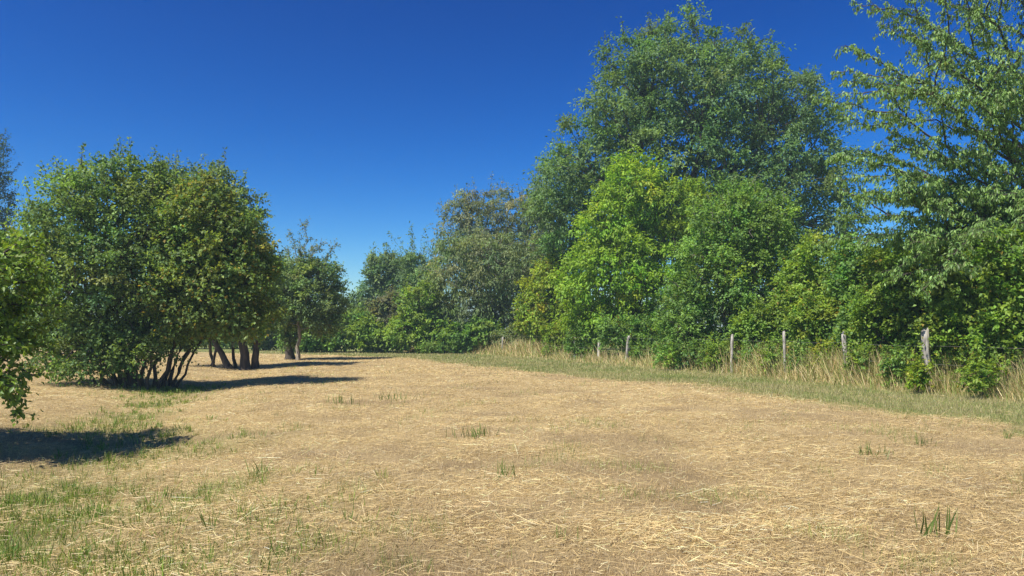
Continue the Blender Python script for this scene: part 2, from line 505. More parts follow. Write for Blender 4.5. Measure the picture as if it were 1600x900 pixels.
make_plant('maple_bush', 'bush with yellowing leaves and stems leaning right beside the big dark bush', 'bush',
    [(310, 365, 56, 80), (335, 440, 65, 85), (285, 455, 50, 80), (330, 330, 38, 50), (365, 480, 48, 52), (285, 495, 45, 36), (300, 420, 60, 60), (388, 430, 44, 72), (398, 490, 34, 36), (345, 390, 60, 80)], 21.0, P_YELLOWISH,
    puffs=240, T=16, n=9, L=.105, W=.078, yellow=.05, stems=[(254, 1.2, 285, 470, .06), (262, 1.4, 300, 480, .06), (268, 1.1, 320, 490, .05), (258, 1.6, 335, 470, .05), (272, 1.3, 330, 500, .04)], limbs=16, shoots=24, shoot_len=.5,
    base=(-10.1, 21.6), inner=.18)
make_plant('field_tree', 'tree on a thick dark forked trunk behind the yellowing bush', 'tree',
    [(330, 320, 48, 62), (365, 355, 45, 62), (392, 430, 46, 85), (345, 420, 70, 90), (405, 490, 34, 42), (275, 300, 42, 42), (370, 500, 40, 35), (385, 330, 28, 42)], 31, P_BLUISH,
    puffs=230, T=16, n=8, L=.14, W=.085, stems=[(386, 0, 374, 505, .22), (396, .2, 408, 500, .17)], limbs=14, shoots=34, shoot_len=.8, base=((390 - 800) / FPX * 31, 31), branch_r=.03)
make_plant('leaning_tree', 'tree with one leaning stem and thin upright stems, left of the forked trunk', 'tree',
    [(300, 430, 60, 70), (330, 480, 50, 40), (280, 500, 40, 30), (355, 500, 35, 35)], 31.5, P_HAZEL,
    puffs=90, T=14, n=8, L=.11, W=.06, stems=[(360, 0, 322, 505, .15), (329, .6, 330, 480, .07), (336, .4, 338, 480, .06), (368, .5, 362, 500, .08)], limbs=9, base=((345 - 800) / FPX * 31.5, 31.5))
make_plant('ivy_trunk_tree', 'small tree with a thick ivy-dark trunk next to the thin pale trunk', 'tree',
    [(450, 470, 34, 42), (438, 440, 22, 40), (455, 508, 19, 22, 0, .8), (452, 528, 12, 14, 0, .8)], 39, P_BLUISH,
    puffs=90, T=14, n=8, L=.15, W=.09, stems=[(453, 0.8, 448, 490, .24)], limbs=8, base=((455 - 800) / FPX * 39, 39))
make_plant('pear_tree', 'tree with a thin pale trunk and a loose tuft of shoots on top', 'tree',
    [(482, 462, 50, 56), (505, 482, 34, 44), (455, 470, 32, 46), (488, 432, 42, 32), (518, 465, 20, 40)], 38.5, [(.085, .13, .045, 3), (.065, .105, .036, 2), (.11, .15, .05, 1)],
    puffs=150, T=15, n=8, L=.15, W=.09, stems=[(465, -.6, 470, 470, .10)], limbs=10, base=((463 - 800) / FPX * 38.5, 38.5), bark=BARK_PALE, shoots=0)

def sparse_top(rt_name, px0, py0, ends, d, pal, L=.12, W=.065):
    """loose boughs that stand free above a crown"""
    rt = bpy.data.objects[rt_name]; origin = np.array(rt.location)
    lt = Tubes(); G = []
    for ex, ey, off in ends:
        y0, y1 = d, d + off
        a = np.array([(px0 - 800) / FPX * y0, y0, CAM_H + (HOR - py0) / FPX * y0]); b = np.array([(ex - 800) / FPX * y1, y1, CAM_H + (HOR - ey) / FPX * y1])
        pts = lt.curve(a, b, .035, .008, 8, .04, .12, 4)
        for k in range(26):
            t = rng.uniform(.25, 1.0); p = np.array([np.interp(t, np.linspace(0, 1, 8), pts[:, q]) for q in range(3)])
            dr = unit(rng.standard_normal(3) + unit(b - a) * .8); ls = rng.uniform(.15, .5)
            lt.curve(p, p + dr * ls, .008, .003, 3, 0, .1, 3)
            nl = 9
            pos = p + dr * ls * rng.uniform(.2, 1.1, nl)[:, None] + rng.standard_normal((nl, 3)) * .05
            G.append((pos, unit(dr + rng.standard_normal((nl, 3)) * .8 + [0, 0, -.4]), unit(rng.standard_normal((nl, 3)) * .6 + [0, 0, 1]), L * rng.uniform(.6, 1.2, nl), W * rng.uniform(.7, 1.2, nl), pick(pal, nl, LEAF_GAIN) * rng.lognormal(0, .2, (nl, 1))))
    lt.build('top_branches', BARK_GREY, rt, origin)
    B, Dv, Nv, LL, WW, colr = [np.concatenate([g[k] for g in G]) for k in range(6)]
    V, F = leaf_geometry(B, Dv, Nv, LL, WW)
    link('top_leaves', mesh_from('top_leaves', V - origin, F, LEAF, np.repeat(colr, 4, 0)), rt, kind='stuff')
sparse_top('pear_tree', 478, 445, [(478, 350, 0), (455, 365, .4), (503, 372, -.4), (524, 382, 0), (445, 392, .3), (490, 385, .8), (466, 372, -.8), (512, 412, 0), (530, 430, .3)], 38.5, P_GREYGREEN)

make_plant('dark_poplar', 'tall narrow dark tree at the left edge behind the bushes', 'tree',
    [(-8, 270, 18, 50), (-12, 330, 26, 70), (-15, 400, 30, 90), (-4, 235, 10, 28)], 46, [(.022, .045, .030, 2), (.030, .06, .036, 1)],
    puffs=150, T=12, n=8, L=.11, W=.08, base=((-14 - 800) / FPX * 46, 46), trunk_r=.25, shoots=40, shoot_len=.9, holes=.2)
for lab, sp, dd, pal in [
    ('low green shrub far behind the big dark bush at left', [(30, 515, 60, 30), (90, 520, 50, 24)], 68, P_MID),
    ('distant shrub seen under the leaves between big bush and leaning stem', [(300, 520, 50, 28), (345, 518, 40, 34)], 60, P_HEDGE),
    ('distant dull green shrub seen between the forked trunk and the ivy trunk', [(420, 520, 32, 32), (400, 505, 26, 30)], 56, P_BLUISH)]:
    make_plant('far_shrub', lab, 'shrub', sp, dd, pal, puffs=90, T=13, n=7, L=.24, W=.15, limbs=5, trunk_r=.06, group='shrubs closing the far end of the field')

for px_, py_, w_, h_, dd, lab in [(640, 500, 70, 40, 84, 'far wood edge tree between the open sky gap and olive tree'), (500, 505, 60, 30, 88, 'far wood edge tree seen in the open sky gap'), (880, 495, 110, 55, 80, 'far wood edge tree glimpsed between olive tree and bright green tree'), (1090, 490, 110, 60, 76, 'far wood edge tree behind the dense tall shrub'), (1300, 480, 110, 75, 70, 'far wood edge tree behind the hedge under the huge tree'), (1480, 480, 100, 80, 60, 'far wood edge tree behind the hedge and cherry'), (1640, 480, 100, 90, 52, 'far wood edge tree at the right picture edge'), (370, 505, 70, 32, 80, 'far wood edge tree behind the forked trunk'), (230, 505, 80, 32, 82, 'far wood edge tree behind the big dark bush'), (60, 500, 90, 40, 84, 'far wood edge tree at left beyond the field')]:
    make_plant('wood_edge_tree', lab, 'tree', [(px_, py_, w_, h_), (px_ - w_ * .5, py_ + 12, w_ * .7, h_ * .8), (px_ + w_ * .5, py_ + 10, w_ * .7, h_ * .85)], dd, P_BLUISH, puffs=80, T=9, n=6, L=.42, W=.28, limbs=6, trunk_r=.15, inner=.2, group='trees of the far wood edge')

# ---- far end of the field
for lab, sp, dd, pal, kw in [
    ('low dark green shrub behind the thin pale trunk', [(490, 522, 38, 26), (465, 530, 28, 18)], 51, P_MID, {}),
    ('green hedge shrub filling the gap under the open sky', [(540, 520, 30, 30), (560, 505, 20, 22), (520, 535, 26, 16)], 51, P_MID, {}),
    ('brownish half-bare shrub below the pair of far bluish trees', [(608, 490, 26, 32), (580, 495, 20, 22)], 53, P_BROWN, dict(bare=60)),
    ('yellow-green rounded shrub in the hedge below the far trees', [(590, 528, 38, 22), (570, 520, 24, 20), (625, 520, 22, 26)], 50, P_HEDGE, {}),
    ('fresh green shrub in front of the olive tree, near the field end', [(658, 485, 34, 46), (640, 520, 34, 30), (680, 515, 32, 34)], 49, P_HEDGE, {}),
    ('dark green shrub under the drooping olive tree', [(720, 528, 36, 24), (755, 520, 30, 26)], 48, P_MID, {})]:
    make_plant('hedge_shrub', lab, 'shrub', sp, dd, pal, puffs=100, T=12, n=6, L=.22, W=.145, limbs=6, trunk_r=.07, group='shrubs closing the far end of the field', shoots=8, **kw)
make_plant('far_ash_tree', 'bluish green far tree left of the spiky one', 'tree',
    [(598, 425, 30, 34), (585, 455, 24, 30), (622, 440, 28, 40), (605, 470, 34, 40), (560, 478, 22, 22)], 63, P_BLUISH,
    puffs=160, T=14, n=7, L=.26, W=.14, trunk_r=.2, limbs=8, holes=.25, shoots=25, shoot_len=1.0)
make_plant('spiky_willow', 'far pale green tree with upright spiky shoots', 'tree',
    [(655, 430, 28, 34), (668, 460, 30, 40), (645, 470, 30, 40)], 60, [(.075, .12, .045, 3), (.06, .10, .04, 2)],
    puffs=120, T=14, n=7, L=.26, W=.10, trunk_r=.18, limbs=8, shoots=40, shoot_len=2.2)

# ---- right side, behind the fence
make_plant('big_ash_tree', 'huge rounded deep green tree towering over all others', 'tree',
    [(1060, 128, 95, 96), (1130, 165, 100, 98), (990, 180, 80, 95), (1210, 200, 68, 105), (930, 270, 88, 85), (1050, 260, 120, 110), (1180, 290, 110, 110), (1265, 270, 62, 80), (870, 320, 42, 75, -1.5), (1000, 350, 110, 75), (1290, 330, 60, 62), (1200, 380, 90, 60), (900, 370, 60, 60), (1035, 72, 50, 42), (1100, 90, 45, 45), (1240, 150, 44, 52), (985, 118, 50, 62), (1165, 118, 56, 60), (1262, 200, 48, 75)], 45, P_ASH,
    puffs=500, T=22, n=11, L=.225, W=.108, rk=.60, droop=.35, trunk_r=.5, limbs=22, holes=.06, inner=.30, shoots=60, shoot_len=.9, base=(10.3, 45), branch_r=.05, forkh=.25, tone=.2)
make_plant('grey_willow', 'grey-green tree top rising behind the olive tree', 'tree',
    [(750, 332, 52, 42), (800, 340, 66, 48), (705, 350, 26, 26), (845, 330, 36, 48), (720, 375, 34, 34), (840, 390, 50, 50), (780, 400, 80, 50)], 55, P_GREYGREEN,
    puffs=210, T=15, n=9, L=.24, W=.09, droop=.5, trunk_r=.25, limbs=10, holes=.12, shoots=30, shoot_len=1.2)
make_plant('olive_willow', 'wide olive-brown tree with drooping grey twigs', 'tree',
    [(770, 420, 88, 62), (705, 440, 52, 60), (830, 430, 52, 60), (735, 490, 70, 45), (810, 490, 50, 45), (745, 395, 66, 38), (672, 455, 36, 44), (850, 395, 40, 45)], 50, P_OLIVE,
    puffs=300, T=14, n=9, L=.23, W=.08, droop=.75, trunk_r=.25, limbs=12, holes=.12, bare=90, bark=BARK_GREY, shoots=20, shoot_len=.8)
make_plant('walnut_tree', 'bright fresh green tree in front of the huge tree', 'tree',
    [(1000, 300, 58, 50), (955, 350, 52, 58), (1055, 330, 48, 55), (985, 420, 92, 70), (925, 430, 60, 65), (950, 490, 75, 42), (1030, 480, 60, 50), (985, 270, 36, 28)], 38.5, P_BRIGHT,
    puffs=270, T=16, n=9, L=.21, W=.105, droop=.4, trunk_r=.18, limbs=14, holes=.15, shoots=34, shoot_len=.7, tone=.2, base=(6.3, 38.5))
make_plant('lime_shrub', 'yellow-green shrub between the olive tree and the bright green tree', 'shrub',
    [(858, 440, 44, 42), (842, 490, 38, 40), (890, 490, 44, 42), (880, 420, 28, 25)], 44.5, P_LIME,
    puffs=140, T=16, n=8, L=.18, W=.11, droop=.35, yellow=.05, limbs=8, trunk_r=.07, shoots=12, shoot_len=.5)
make_plant('thorn_shrub', 'dense mid-green tall shrub behind the fence, fourth of the large right-hand crowns', 'shrub',
    [(1150, 350, 72, 62), (1125, 420, 75, 75), (1205, 400, 46, 85), (1165, 470, 80, 65), (1085, 470, 45, 55), (1060, 520, 42, 42), (1180, 530, 60, 36), (1110, 535, 50, 32)], 29.5, P_MID,
    puffs=300, T=17, n=10, L=.125, W=.08, limbs=16, trunk_r=.1, shoots=70, shoot_len=.6, bark=BARK_GREY, bare=20, flat=1.0)
for nm, lab, sp, dd, pal, pf in [
    ('hedge_shrub', 'green hedge shrub between the dense tall shrub and the cherry tree', [(1275, 430, 50, 62), (1250, 480, 44, 60), (1300, 480, 50, 55), (1270, 530, 48, 32)], 27, P_HEDGE, 150),
    ('hedge_shrub', 'dull hedge shrub under the tips of the cherry boughs', [(1345, 430, 44, 60), (1370, 480, 50, 60), (1330, 520, 45, 40)], 25, P_MID, 140),
    ('hedge_shrub', 'leafy hedge shrub below the cherry tree, behind the thick post', [(1430, 440, 55, 62), (1455, 490, 55, 52), (1405, 510, 40, 45)], 22.5, P_HEDGE, 140),
    ('hedge_shrub', 'dense hedge shrub below the cherry tree at the picture edge', [(1530, 455, 62, 66), (1590, 470, 55, 75), (1500, 500, 45, 45), (1570, 530, 60, 40), (1650, 470, 60, 70)], 20.5, P_MID, 170)]:
    make_plant(nm, lab, 'shrub', sp, dd, pal, puffs=pf + 20, T=15, n=8, L=.125, W=.085, limbs=10, trunk_r=.07, shoots=26, shoot_len=.5, yellow=.015, group='shrubs of the hedge behind the fence', flat=1.0)
for lab, sp, dd, pal, kw in [
    ('leafy bramble at the foot of the third post from the right edge', [(1265, 562, 24, 24), (1285, 552, 18, 20)], 25.5, P_HEDGE, {}),
    ('bramble with yellowed leaves left of the thickest post', [(1385, 565, 32, 28), (1365, 550, 24, 26)], 21.6, P_LIME, {}),
    ('bramble right of the thickest post among dry stalks', [(1490, 580, 24, 24), (1510, 560, 20, 28)], 18.8, P_HEDGE, {}),
    ('large leafy bramble at the right picture edge', [(1575, 570, 38, 40), (1545, 590, 24, 26), (1610, 560, 40, 50)], 17.4, P_NEAR, {}),
    ('slim leafy weed just left of the upright slender post', [(1205, 560, 12, 24)], 24.0, P_HEDGE, {}),
    ('leafy weed just right of the upright slender post', [(1248, 566, 14, 22)], 23.0, P_MID, {}),
    ('leafy weed midway between slender and mossy posts', [(1290, 560, 16, 30)], 22.3, P_LIME, {}),
    ('leafy weed just right of the mossy post', [(1342, 572, 14, 28)], 20.6, P_HEDGE, {}),
    ('leafy weed midway between mossy and thickest post', [(1402, 580, 18, 30)], 19.2, P_MID, {}),
    ('leafy weed hugging the left foot of the thickest post', [(1436, 592, 13, 22)], 18.0, P_LIME, {}),
    ('leafy weed some way right of the thickest post', [(1530, 590, 20, 30)], 16.6, P_HEDGE, {}),
    ('leafy weed left of the leaning slender post', [(1115, 556, 18, 22)], 26.5, P_HEDGE, {}),
    ('leafy weed right of the two pale middle posts', [(1000, 552, 14, 14)], 31.5, P_MID, {}),
    ('leafy weed left of the two pale middle posts', [(860, 550, 16, 12)], 40.0, P_HEDGE, {}),
    ('green bramble mound between the far grey posts', [(762, 541, 16, 13), (775, 546, 12, 9)], 47, P_LIME, {}),
    ('dark green bramble under the bright tree', [(915, 545, 22, 20), (900, 535, 16, 18)], 37, P_MID, {}),
    ('green bramble at the foot of the dense tall shrub', [(1090, 560, 40, 22), (1045, 556, 26, 20)], 27.6, P_MID, {}),
    ('small bramble right of the slender leaning post', [(1180, 560, 22, 22)], 25.6, P_MID, {}),
    ('green bramble below the drooping olive tree', [(680, 545, 26, 14), (715, 542, 20, 14)], 47, P_MID, {})]:
    make_plant('bramble', lab, 'bramble', [t_ + (0, .6) for t_ in sp], dd + .5, pal, puffs=36 if len(sp) > 1 else 13, T=11 if len(sp) > 1 else 8, n=7, L=.095, W=.07, limbs=4, trunk_r=.015, branch_r=.006, shoots=14, shoot_len=.5, yellow=.02, group='brambles along the fence', flat=1.0)

for lab, sp, dd, pal in [
    ('low green hedge bush just behind the two slender posts', [(1185, 515, 42, 36), (1215, 535, 34, 30), (1160, 545, 30, 26)], 25.9, P_HEDGE),
    ('low hedge bush just behind the gap between slender and mossy post', [(1275, 505, 44, 44), (1300, 540, 36, 34), (1255, 545, 30, 28)], 23.9, P_HEDGE),
    ('low hedge bush just behind the mossy post', [(1350, 505, 44, 46), (1385, 540, 38, 38), (1335, 550, 28, 28)], 21.7, P_MID),
    ('low hedge bush just behind the thickest post', [(1430, 500, 46, 48), (1465, 540, 40, 38), (1410, 550, 28, 30)], 20.0, P_HEDGE),
    ('low hedge bush below the cherry tree near the right edge', [(1520, 495, 50, 52), (1560, 540, 50, 44), (1500, 555, 30, 34)], 18.7, P_HEDGE),
    ('low hedge bush cut by the right picture edge', [(1610, 480, 60, 60), (1640, 550, 50, 50)], 17.9, P_MID),
    ('tall sunlit bush on the fence line left of the thickest post', [(1385, 450, 46, 66), (1360, 515, 36, 48), (1400, 540, 34, 40)], 20.4, P_NEAR),
    ('tall sunlit bush on the fence line right of the thickest post', [(1490, 440, 50, 72), (1470, 520, 36, 50), (1510, 545, 36, 44)], 18.2, P_HEDGE),
    ('tall sunlit bush on the fence line at the right picture edge', [(1580, 430, 56, 76), (1560, 515, 46, 56), (1600, 550, 40, 48)], 16.6, P_NEAR),
    ('low green bush behind the two pale middle posts', [(965, 520, 36, 26), (1005, 525, 34, 32), (1020, 545, 30, 22)], 33.5, P_MID),
    ('low yellowish bush behind the dark middle post', [(880, 520, 34, 26), (915, 528, 26, 24)], 39.5, P_LIME),
    ('low weedy bush behind the far thin posts', [(800, 528, 34, 20), (835, 525, 30, 22)], 45.5, P_OLIVE)]:
    make_plant('hedge_bush', lab, 'bush', [t_ + (0, .55) for t_ in sp], dd + 1.3, pal, puffs=80, T=12, n=7, L=.115, W=.082, limbs=5, trunk_r=.03, branch_r=.01, shoots=18, shoot_len=.4, yellow=.02, group='low bushes right behind the fence', flat=1.0)

# ---- cherry tree with long boughs, its nearest leaves picked out one by one
def leaf_mesh(name, L, W, col, mat):
    V, F = leaf_geometry(np.zeros((1, 3)), np.array([[1., 0, 0]]), np.array([[0, 0, 1.]]), np.array([L]), np.array([W]))
    # a finer outline for single leaves: base, four side points, tip
    V = np.array([[0, 0, 0], [.28 * L, -.42 * W, .10 * W], [.62 * L, -.46 * W, .10 * W], [L, 0, -.12 * L], [.62 * L, .46 * W, .10 * W], [.28 * L, .42 * W, .10 * W], [.5 * L, 0, -.02 * L]])
    F = np.array([[0, 1, 6], [1, 2, 6], [2, 3, 6], [3, 4, 6], [4, 5, 6], [5, 0, 6]])
    return mesh_from(name, V, F, mat, np.tile(np.array(col), (7, 1)))

def frame_matrix(b, d, n, s):
    d = unit(d); sd = unit(np.cross(d, n)); u = np.cross(sd, d)
    M = Matrix(((d[0] * s, -sd[0] * s, u[0] * s, b[0]), (d[1] * s, -sd[1] * s, u[1] * s, b[1]), (d[2] * s, -sd[2] * s, u[2] * s, b[2]), (0, 0, 0, 1)))
    return M

def bough_tree(name, label, category, base, trunk_top, trunk_r, boughs, pal, *, L, W, twig_gap, twig_len, per_twig, droop, mat, bark, up=.15, singles=300, leaf_cols=None, yellow=0.0, side_n=5):
    origin = np.array([base[0], base[1], float(gz(*base))])
    rt = root(name, origin, label, category)
    tb = Tubes(); n = 12
    t = np.linspace(0, 1, n)[:, None]
    P = (origin - [0, 0, .12]) * (1 - t) + np.array(trunk_top) * t
    P[1:-1] += rng.standard_normal((n - 2, 3)) * [.06, .06, 0]
    R = trunk_r * (1 - .8 * t[:, 0]); R[0] *= 1.4
    tb.add(P, R, 10, .04); tb.build('trunk', bark, rt, origin)
    lt = Tubes(); pos, dr, nr = [], [], []
    def twigs_along(pts, t0, rad):
        seg = np.linalg.norm(np.diff(pts, axis=0), axis=1).sum()
        m = max(2, int(seg / twig_gap))
        T_ = np.linspace(0, 1, len(pts)); tang = unit(pts[-1] - pts[0])
        for k in range(m):
            tt = t0 + (1 - t0) * (k + rng.random()) / m
            p = np.array([np.interp(tt, T_, pts[:, q]) for q in range(3)])
            sd = unit(np.cross(tang, [0, 0, 1.])) * (1 if k % 2 else -1)
            d_ = unit(tang * .6 + sd * rng.uniform(.2, 1.0) + np.array([0, 0, rng.uniform(-.35, .35)]) + rng.standard_normal(3) * .2)
            ll = twig_len * rng.uniform(.5, 1.3) * (1.15 - .6 * tt)
            q = lt.curve(p, p + d_ * ll + [0, 0, -.10 * ll], min(rad * .3, .008), .003, 3, .05, .08, 3)
            m2 = int(per_twig * rng.uniform(.7, 1.3))
            u = rng.uniform(.0, 1.05, m2)[:, None]
            pos.append(q[0] + (q[-1] - q[0]) * u + rng.standard_normal((m2, 3)) * .035)
            dr.append(unit(d_ * .45 + rng.standard_normal((m2, 3)) * .45 + [0, 0, -droop]))
            nr.append(unit(d_ * .6 + rng.standard_normal((m2, 3)) * .5 + [0, 0, .7]))
    for (hs, end, br, bow) in boughs:
        zf = np.clip((hs - P[0, 2]) / (P[-1, 2] - P[0, 2]), 0, 1)
        a = np.array([np.interp(zf, t[:, 0], P[:, q]) for q in range(3)])
        pts = lt.curve(a, end, br, .008, 12, bow, .07, 6)
        twigs_along(pts, .22, br)
        ln = np.linalg.norm(pts[-1] - pts[0])
        for k in range(side_n):
            tt = rng.uniform(.25, .85); p = pts[int(tt * 11)]
            tang = unit(pts[-1] - pts[0]); sd = unit(np.cross(tang, [0, 0, 1.])) * rng.choice([-1, 1])
            e = p + (unit(tang * .8 + sd * rng.uniform(.3, .9) + [0, 0, rng.uniform(-.25, .45)])) * ln * rng.uniform(.22, .42) * (1.2 - .5 * tt)
            sp_ = lt.curve(p, e, br * .5, .006, 8, .04, .07, 4)
            twigs_along(sp_, .1, br * .5)
    lt.build('branches', bark, rt, origin)
    B, D, N = np.concatenate(pos), np.concatenate(dr), np.concatenate(nr)
    ok = B[:, 2] > gz(B[:, 0], B[:, 1]) + .08; B, D, N = B[ok], D[ok], N[ok]
    m = len(B); LL = L * rng.uniform(.65, 1.2, m); WW = W * rng.uniform(.75, 1.2, m)
    colr = pick(pal, m, LEAF_GAIN) * rng.lognormal(0, .2, (m, 1))
    if yellow:
        ym = rng.random(m) < yellow; colr[ym] = [.32, .24, .04]
    # leaves that show largest: inside the frame and nearest to the camera
    sx = 800 + B[:, 0] / np.maximum(B[:, 1], .1) * FPX; sy = HOR - (B[:, 2] - CAM_H) / np.maximum(B[:, 1], .1) * FPX
    score = np.where((sx > 0) & (sx < 1600) & (sy > 0) & (sy < 900) & (B[:, 1] > 1), LL / B[:, 1], 0)
    pickd = np.argsort(-score)[:singles]
    pickd = pickd[score[pickd] > 0]
    rest = np.ones(m, bool); rest[pickd] = False
    V, F = leaf_geometry(B[rest], D[rest], N[rest], LL[rest], WW[rest])
    link('crown', mesh_from('crown', V - origin, F, mat, np.repeat(colr[rest], 4, 0)), rt, kind='stuff')
    protos = [leaf_mesh('leaf', L, W, c, mat) for c in leaf_cols]
    for k in pickd:
        o = bpy.data.objects.new('leaf', protos[rng.integers(len(protos))]); COL.objects.link(o); o.parent = rt
        o.matrix_local = frame_matrix(B[k] - origin, D[k], N[k], LL[k] / L)
    TRI[0] += 6 * len(pickd)
    return rt

def W3(px, py, d):
    return np.array([(px - 800) / FPX * d, d, CAM_H + (HOR - py) / FPX * d])

bo = []
for (px, py, d, hs, r_, bw) in [(1320, 72, 19.5, 5.6, .06, .05), (1400, -15, 20.5, 6.6, .06, .03), (1385, 20, 22, 6.2, .05, .04), (1478, -70, 20, 7.4, .06, .02), (1322, 182, 19, 4.6, .055, .08), (1300, 248, 20.5, 4.0, .05, .09),
                               (1345, 310, 19.5, 3.2, .05, .10), (1312, 340, 22.5, 3.0, .05, .12), (1560, -120, 21, 8.0, .06, 0), (1400, 130, 18.2, 5.0, .055, .08), (1430, 60, 18.6, 5.8, .055, .06),
                               (1430, 240, 18.6, 3.9, .05, .10), (1450, 330, 19.4, 3.0, .05, .10), (1500, 150, 18.4, 4.6, .05, .1), (1520, 20, 18.8, 6.0, .05, .08), (1560, 260, 19.0, 3.6, .05, .1), (1590, 120, 18.4, 4.8, .05, .08),
                               (1600, 380, 19.4, 2.6, .05, .12), (1395, 425, 18.8, 3.6, .04, .16), (1440, 455, 18.3, 3.6, .04, .16), (1490, 400, 18.0, 3.9, .04, .16), (1535, 420, 17.8, 3.7, .04, .16), (1580, 395, 17.6, 3.9, .04, .16), (1345, 385, 19.6, 3.3, .04, .14), (1600, 330, 17.8, 4.2, .04, .14), (1400, 420, 20.6, 2.3, .045, .14), (1470, 430, 20.2, 2.2, .045, .14), (1540, 430, 19.8, 2.2, .045, .14), (1600, 430, 19.6, 2.2, .045, .14), (1360, 300, 19.2, 3.4, .05, .1), (1500, 300, 19.0, 3.2, .05, .1), (1440, 400, 20.2, 2.4, .045, .12), (1520, 390, 19.6, 2.5, .045, .12), (1380, 380, 20, 2.6, .045, .12), (1345, 235, 22, 4.0, .05, .06)]:
    bo.append((hs, W3(px, py, d), r_, bw))
for k in range(16):      # the far and outer sides
    az = rng.uniform(-1.0, 1.9); h0 = rng.uniform(2.6, 8.5); ln = rng.uniform(2.6, 4.6) * (1.15 - h0 / 14)
    bo.append((h0, np.array([15.3 + math.cos(az) * ln, 21.2 + math.sin(az) * ln, h0 + ln * rng.uniform(.15, .8)]), .05, .06))
bough_tree('cherry_tree', 'open cherry tree with long boughs of hanging leaves at the right edge', 'tree', (15.2, 21.4), (15.6, 21.2, 10.5), .2, bo, P_CHERRY,
    L=.135, W=.05, twig_gap=.15, twig_len=.6, per_twig=19, droop=1.0, mat=LEAF_GLOSSY, bark=BARK, side_n=4, leaf_cols=[(.15, .21, .06), (.19, .24, .07), (.11, .17, .05), (.2, .26, .09)])

# ---- near tree at the left, only its outer boughs reach into the picture
bo = []
for (px, py, d, hs, r_, bw) in [(70, 395, 8.6, 1.5, .03, .12), (95, 440, 9.0, 1.4, .03, .12), (110, 480, 8.8, 1.2, .03, .14), (60, 520, 8.4, 1.1, .025, .16), (95, 545, 9.2, 1.0, .025, .16), (30, 375, 9.2, 1.9, .03, .1), (20, 440, 8.0, 1.5, .03, .12),
                               (74, 590, 8.2, 1.05, .018, .22), (58, 655, 8.0, .95, .015, .30), (40, 625, 8.2, 1.0, .015, .26), (-20, 380, 8.6, 2.0, .03, .1), (-30, 480, 7.6, 1.4, .03, .1), (60, 470, 9.8, 1.4, .03, .1), (85, 420, 9.9, 1.6, .03, .1), (10, 500, 9.8, 1.2, .03, .1), (40, 430, 9.4, 1.6, .03, .1), (30, 480, 8.8, 1.4, .03, .1), (50, 550, 9.0, 1.1, .02, .14)]:
    bo.append((hs, W3(px - 22, py, d + 1.5), r_, bw))
for k in range(24):
    az = rng.uniform(1.6, 4.9); h0 = rng.uniform(1.0, 2.2); ln = rng.uniform(.7, 1.8)
    bo.append((h0, np.array([-8.3 + math.cos(az) * ln, 9.6 + math.sin(az) * ln, h0 + ln * rng.uniform(-.1, .5)]), .025, .08))
bough_tree('orchard_tree', 'near leafy tree whose bright boughs reach in from the left edge', 'tree', (-8.3, 9.6), (-8.3, 9.6, 2.6), .11, bo, P_NEAR,
    L=.09, W=.05, twig_gap=.075, twig_len=.36, per_twig=13, droop=.4, mat=LEAF_GLOSSY, bark=BARK, leaf_cols=[(.14, .24, .03), (.18, .27, .035), (.09, .16, .024), (.2, .28, .04)], side_n=6)

# ------------------------------------------------------------------ fence: weathered posts and thin wires
fr = root('wire_fence', (fence_x(24.0), 24.0, 0), 'old wire fence on weathered split posts in front of the hedge', 'fence')
forg = np.array(fr.location)
tops = []
for (px, ty, w, lean, shade) in [(1448, 516, .18, -.05, 0), (1322, 521, .14, -.09, 0), (1226, 520, .13, -.03, 0), (1143, 525, .13, .01, 0), (980, 527, .14, .05, 0), (936, 526, .14, .03, 0), (898, 526, .14, -.03, 0), (808, 538, .10, 0, 0), (785, 528, .12, 0, 0), (733, 533, .22, 0, 0), (671, 531, .11, .01, 0), (628, 534, .12, 0, 0)]:
    k = (px - 800) / FPX
    ys = np.linspace(15, 60, 2000); y = ys[np.argmin(np.abs(fence_x(ys) - k * ys))]
    x = k * y; z0 = float(gz(x, y)); zt = CAM_H + (HOR - ty) / FPX * y
    n = 8; sides = 7
    t = np.linspace(0, 1, n)
    P = np.stack([x + lean * (t - .5) * 2, np.full(n, y), z0 - .2 + (zt - z0 + .2) * t], 1)
    ang = np.linspace(0, 2 * np.pi, sides, endpoint=False) + rng.random()
    prof = 1 + .26 * rng.standard_normal(sides)            # a split, uneven section
    V = []
    for a in range(n):
        rr = w * .5 * prof * (1 + .08 * rng.standard_normal(sides)) * (1.0 if a < n - 1 else .86)
        V += [(P[a, 0] + rr[b] * math.cos(ang[b]), P[a, 1] + rr[b] * math.sin(ang[b]) * .8, P[a, 2] + (.05 * w / .12 * math.sin(ang[b] * 1 + 1) if a == n - 1 else 0)) for b in range(sides)]
    V.append((P[-1, 0], P[-1, 1], P[-1, 2] + .01))
    F = []
    for a in range(n - 1):
        for b in range(sides):
            b2 = (b + 1) % sides
            F += [(a * sides + b, a * sides + b2, (a + 1) * sides + b2), (a * sides + b, (a + 1) * sides + b2, (a + 1) * sides + b)]
    F += [((n - 1) * sides + b, (n - 1) * sides + (b + 1) % sides, n * sides) for b in range(sides)]
    link('post', mesh_from('post', np.array(V) - forg, np.array(F), POST), fr)
    tops.append((x, y, z0, zt))
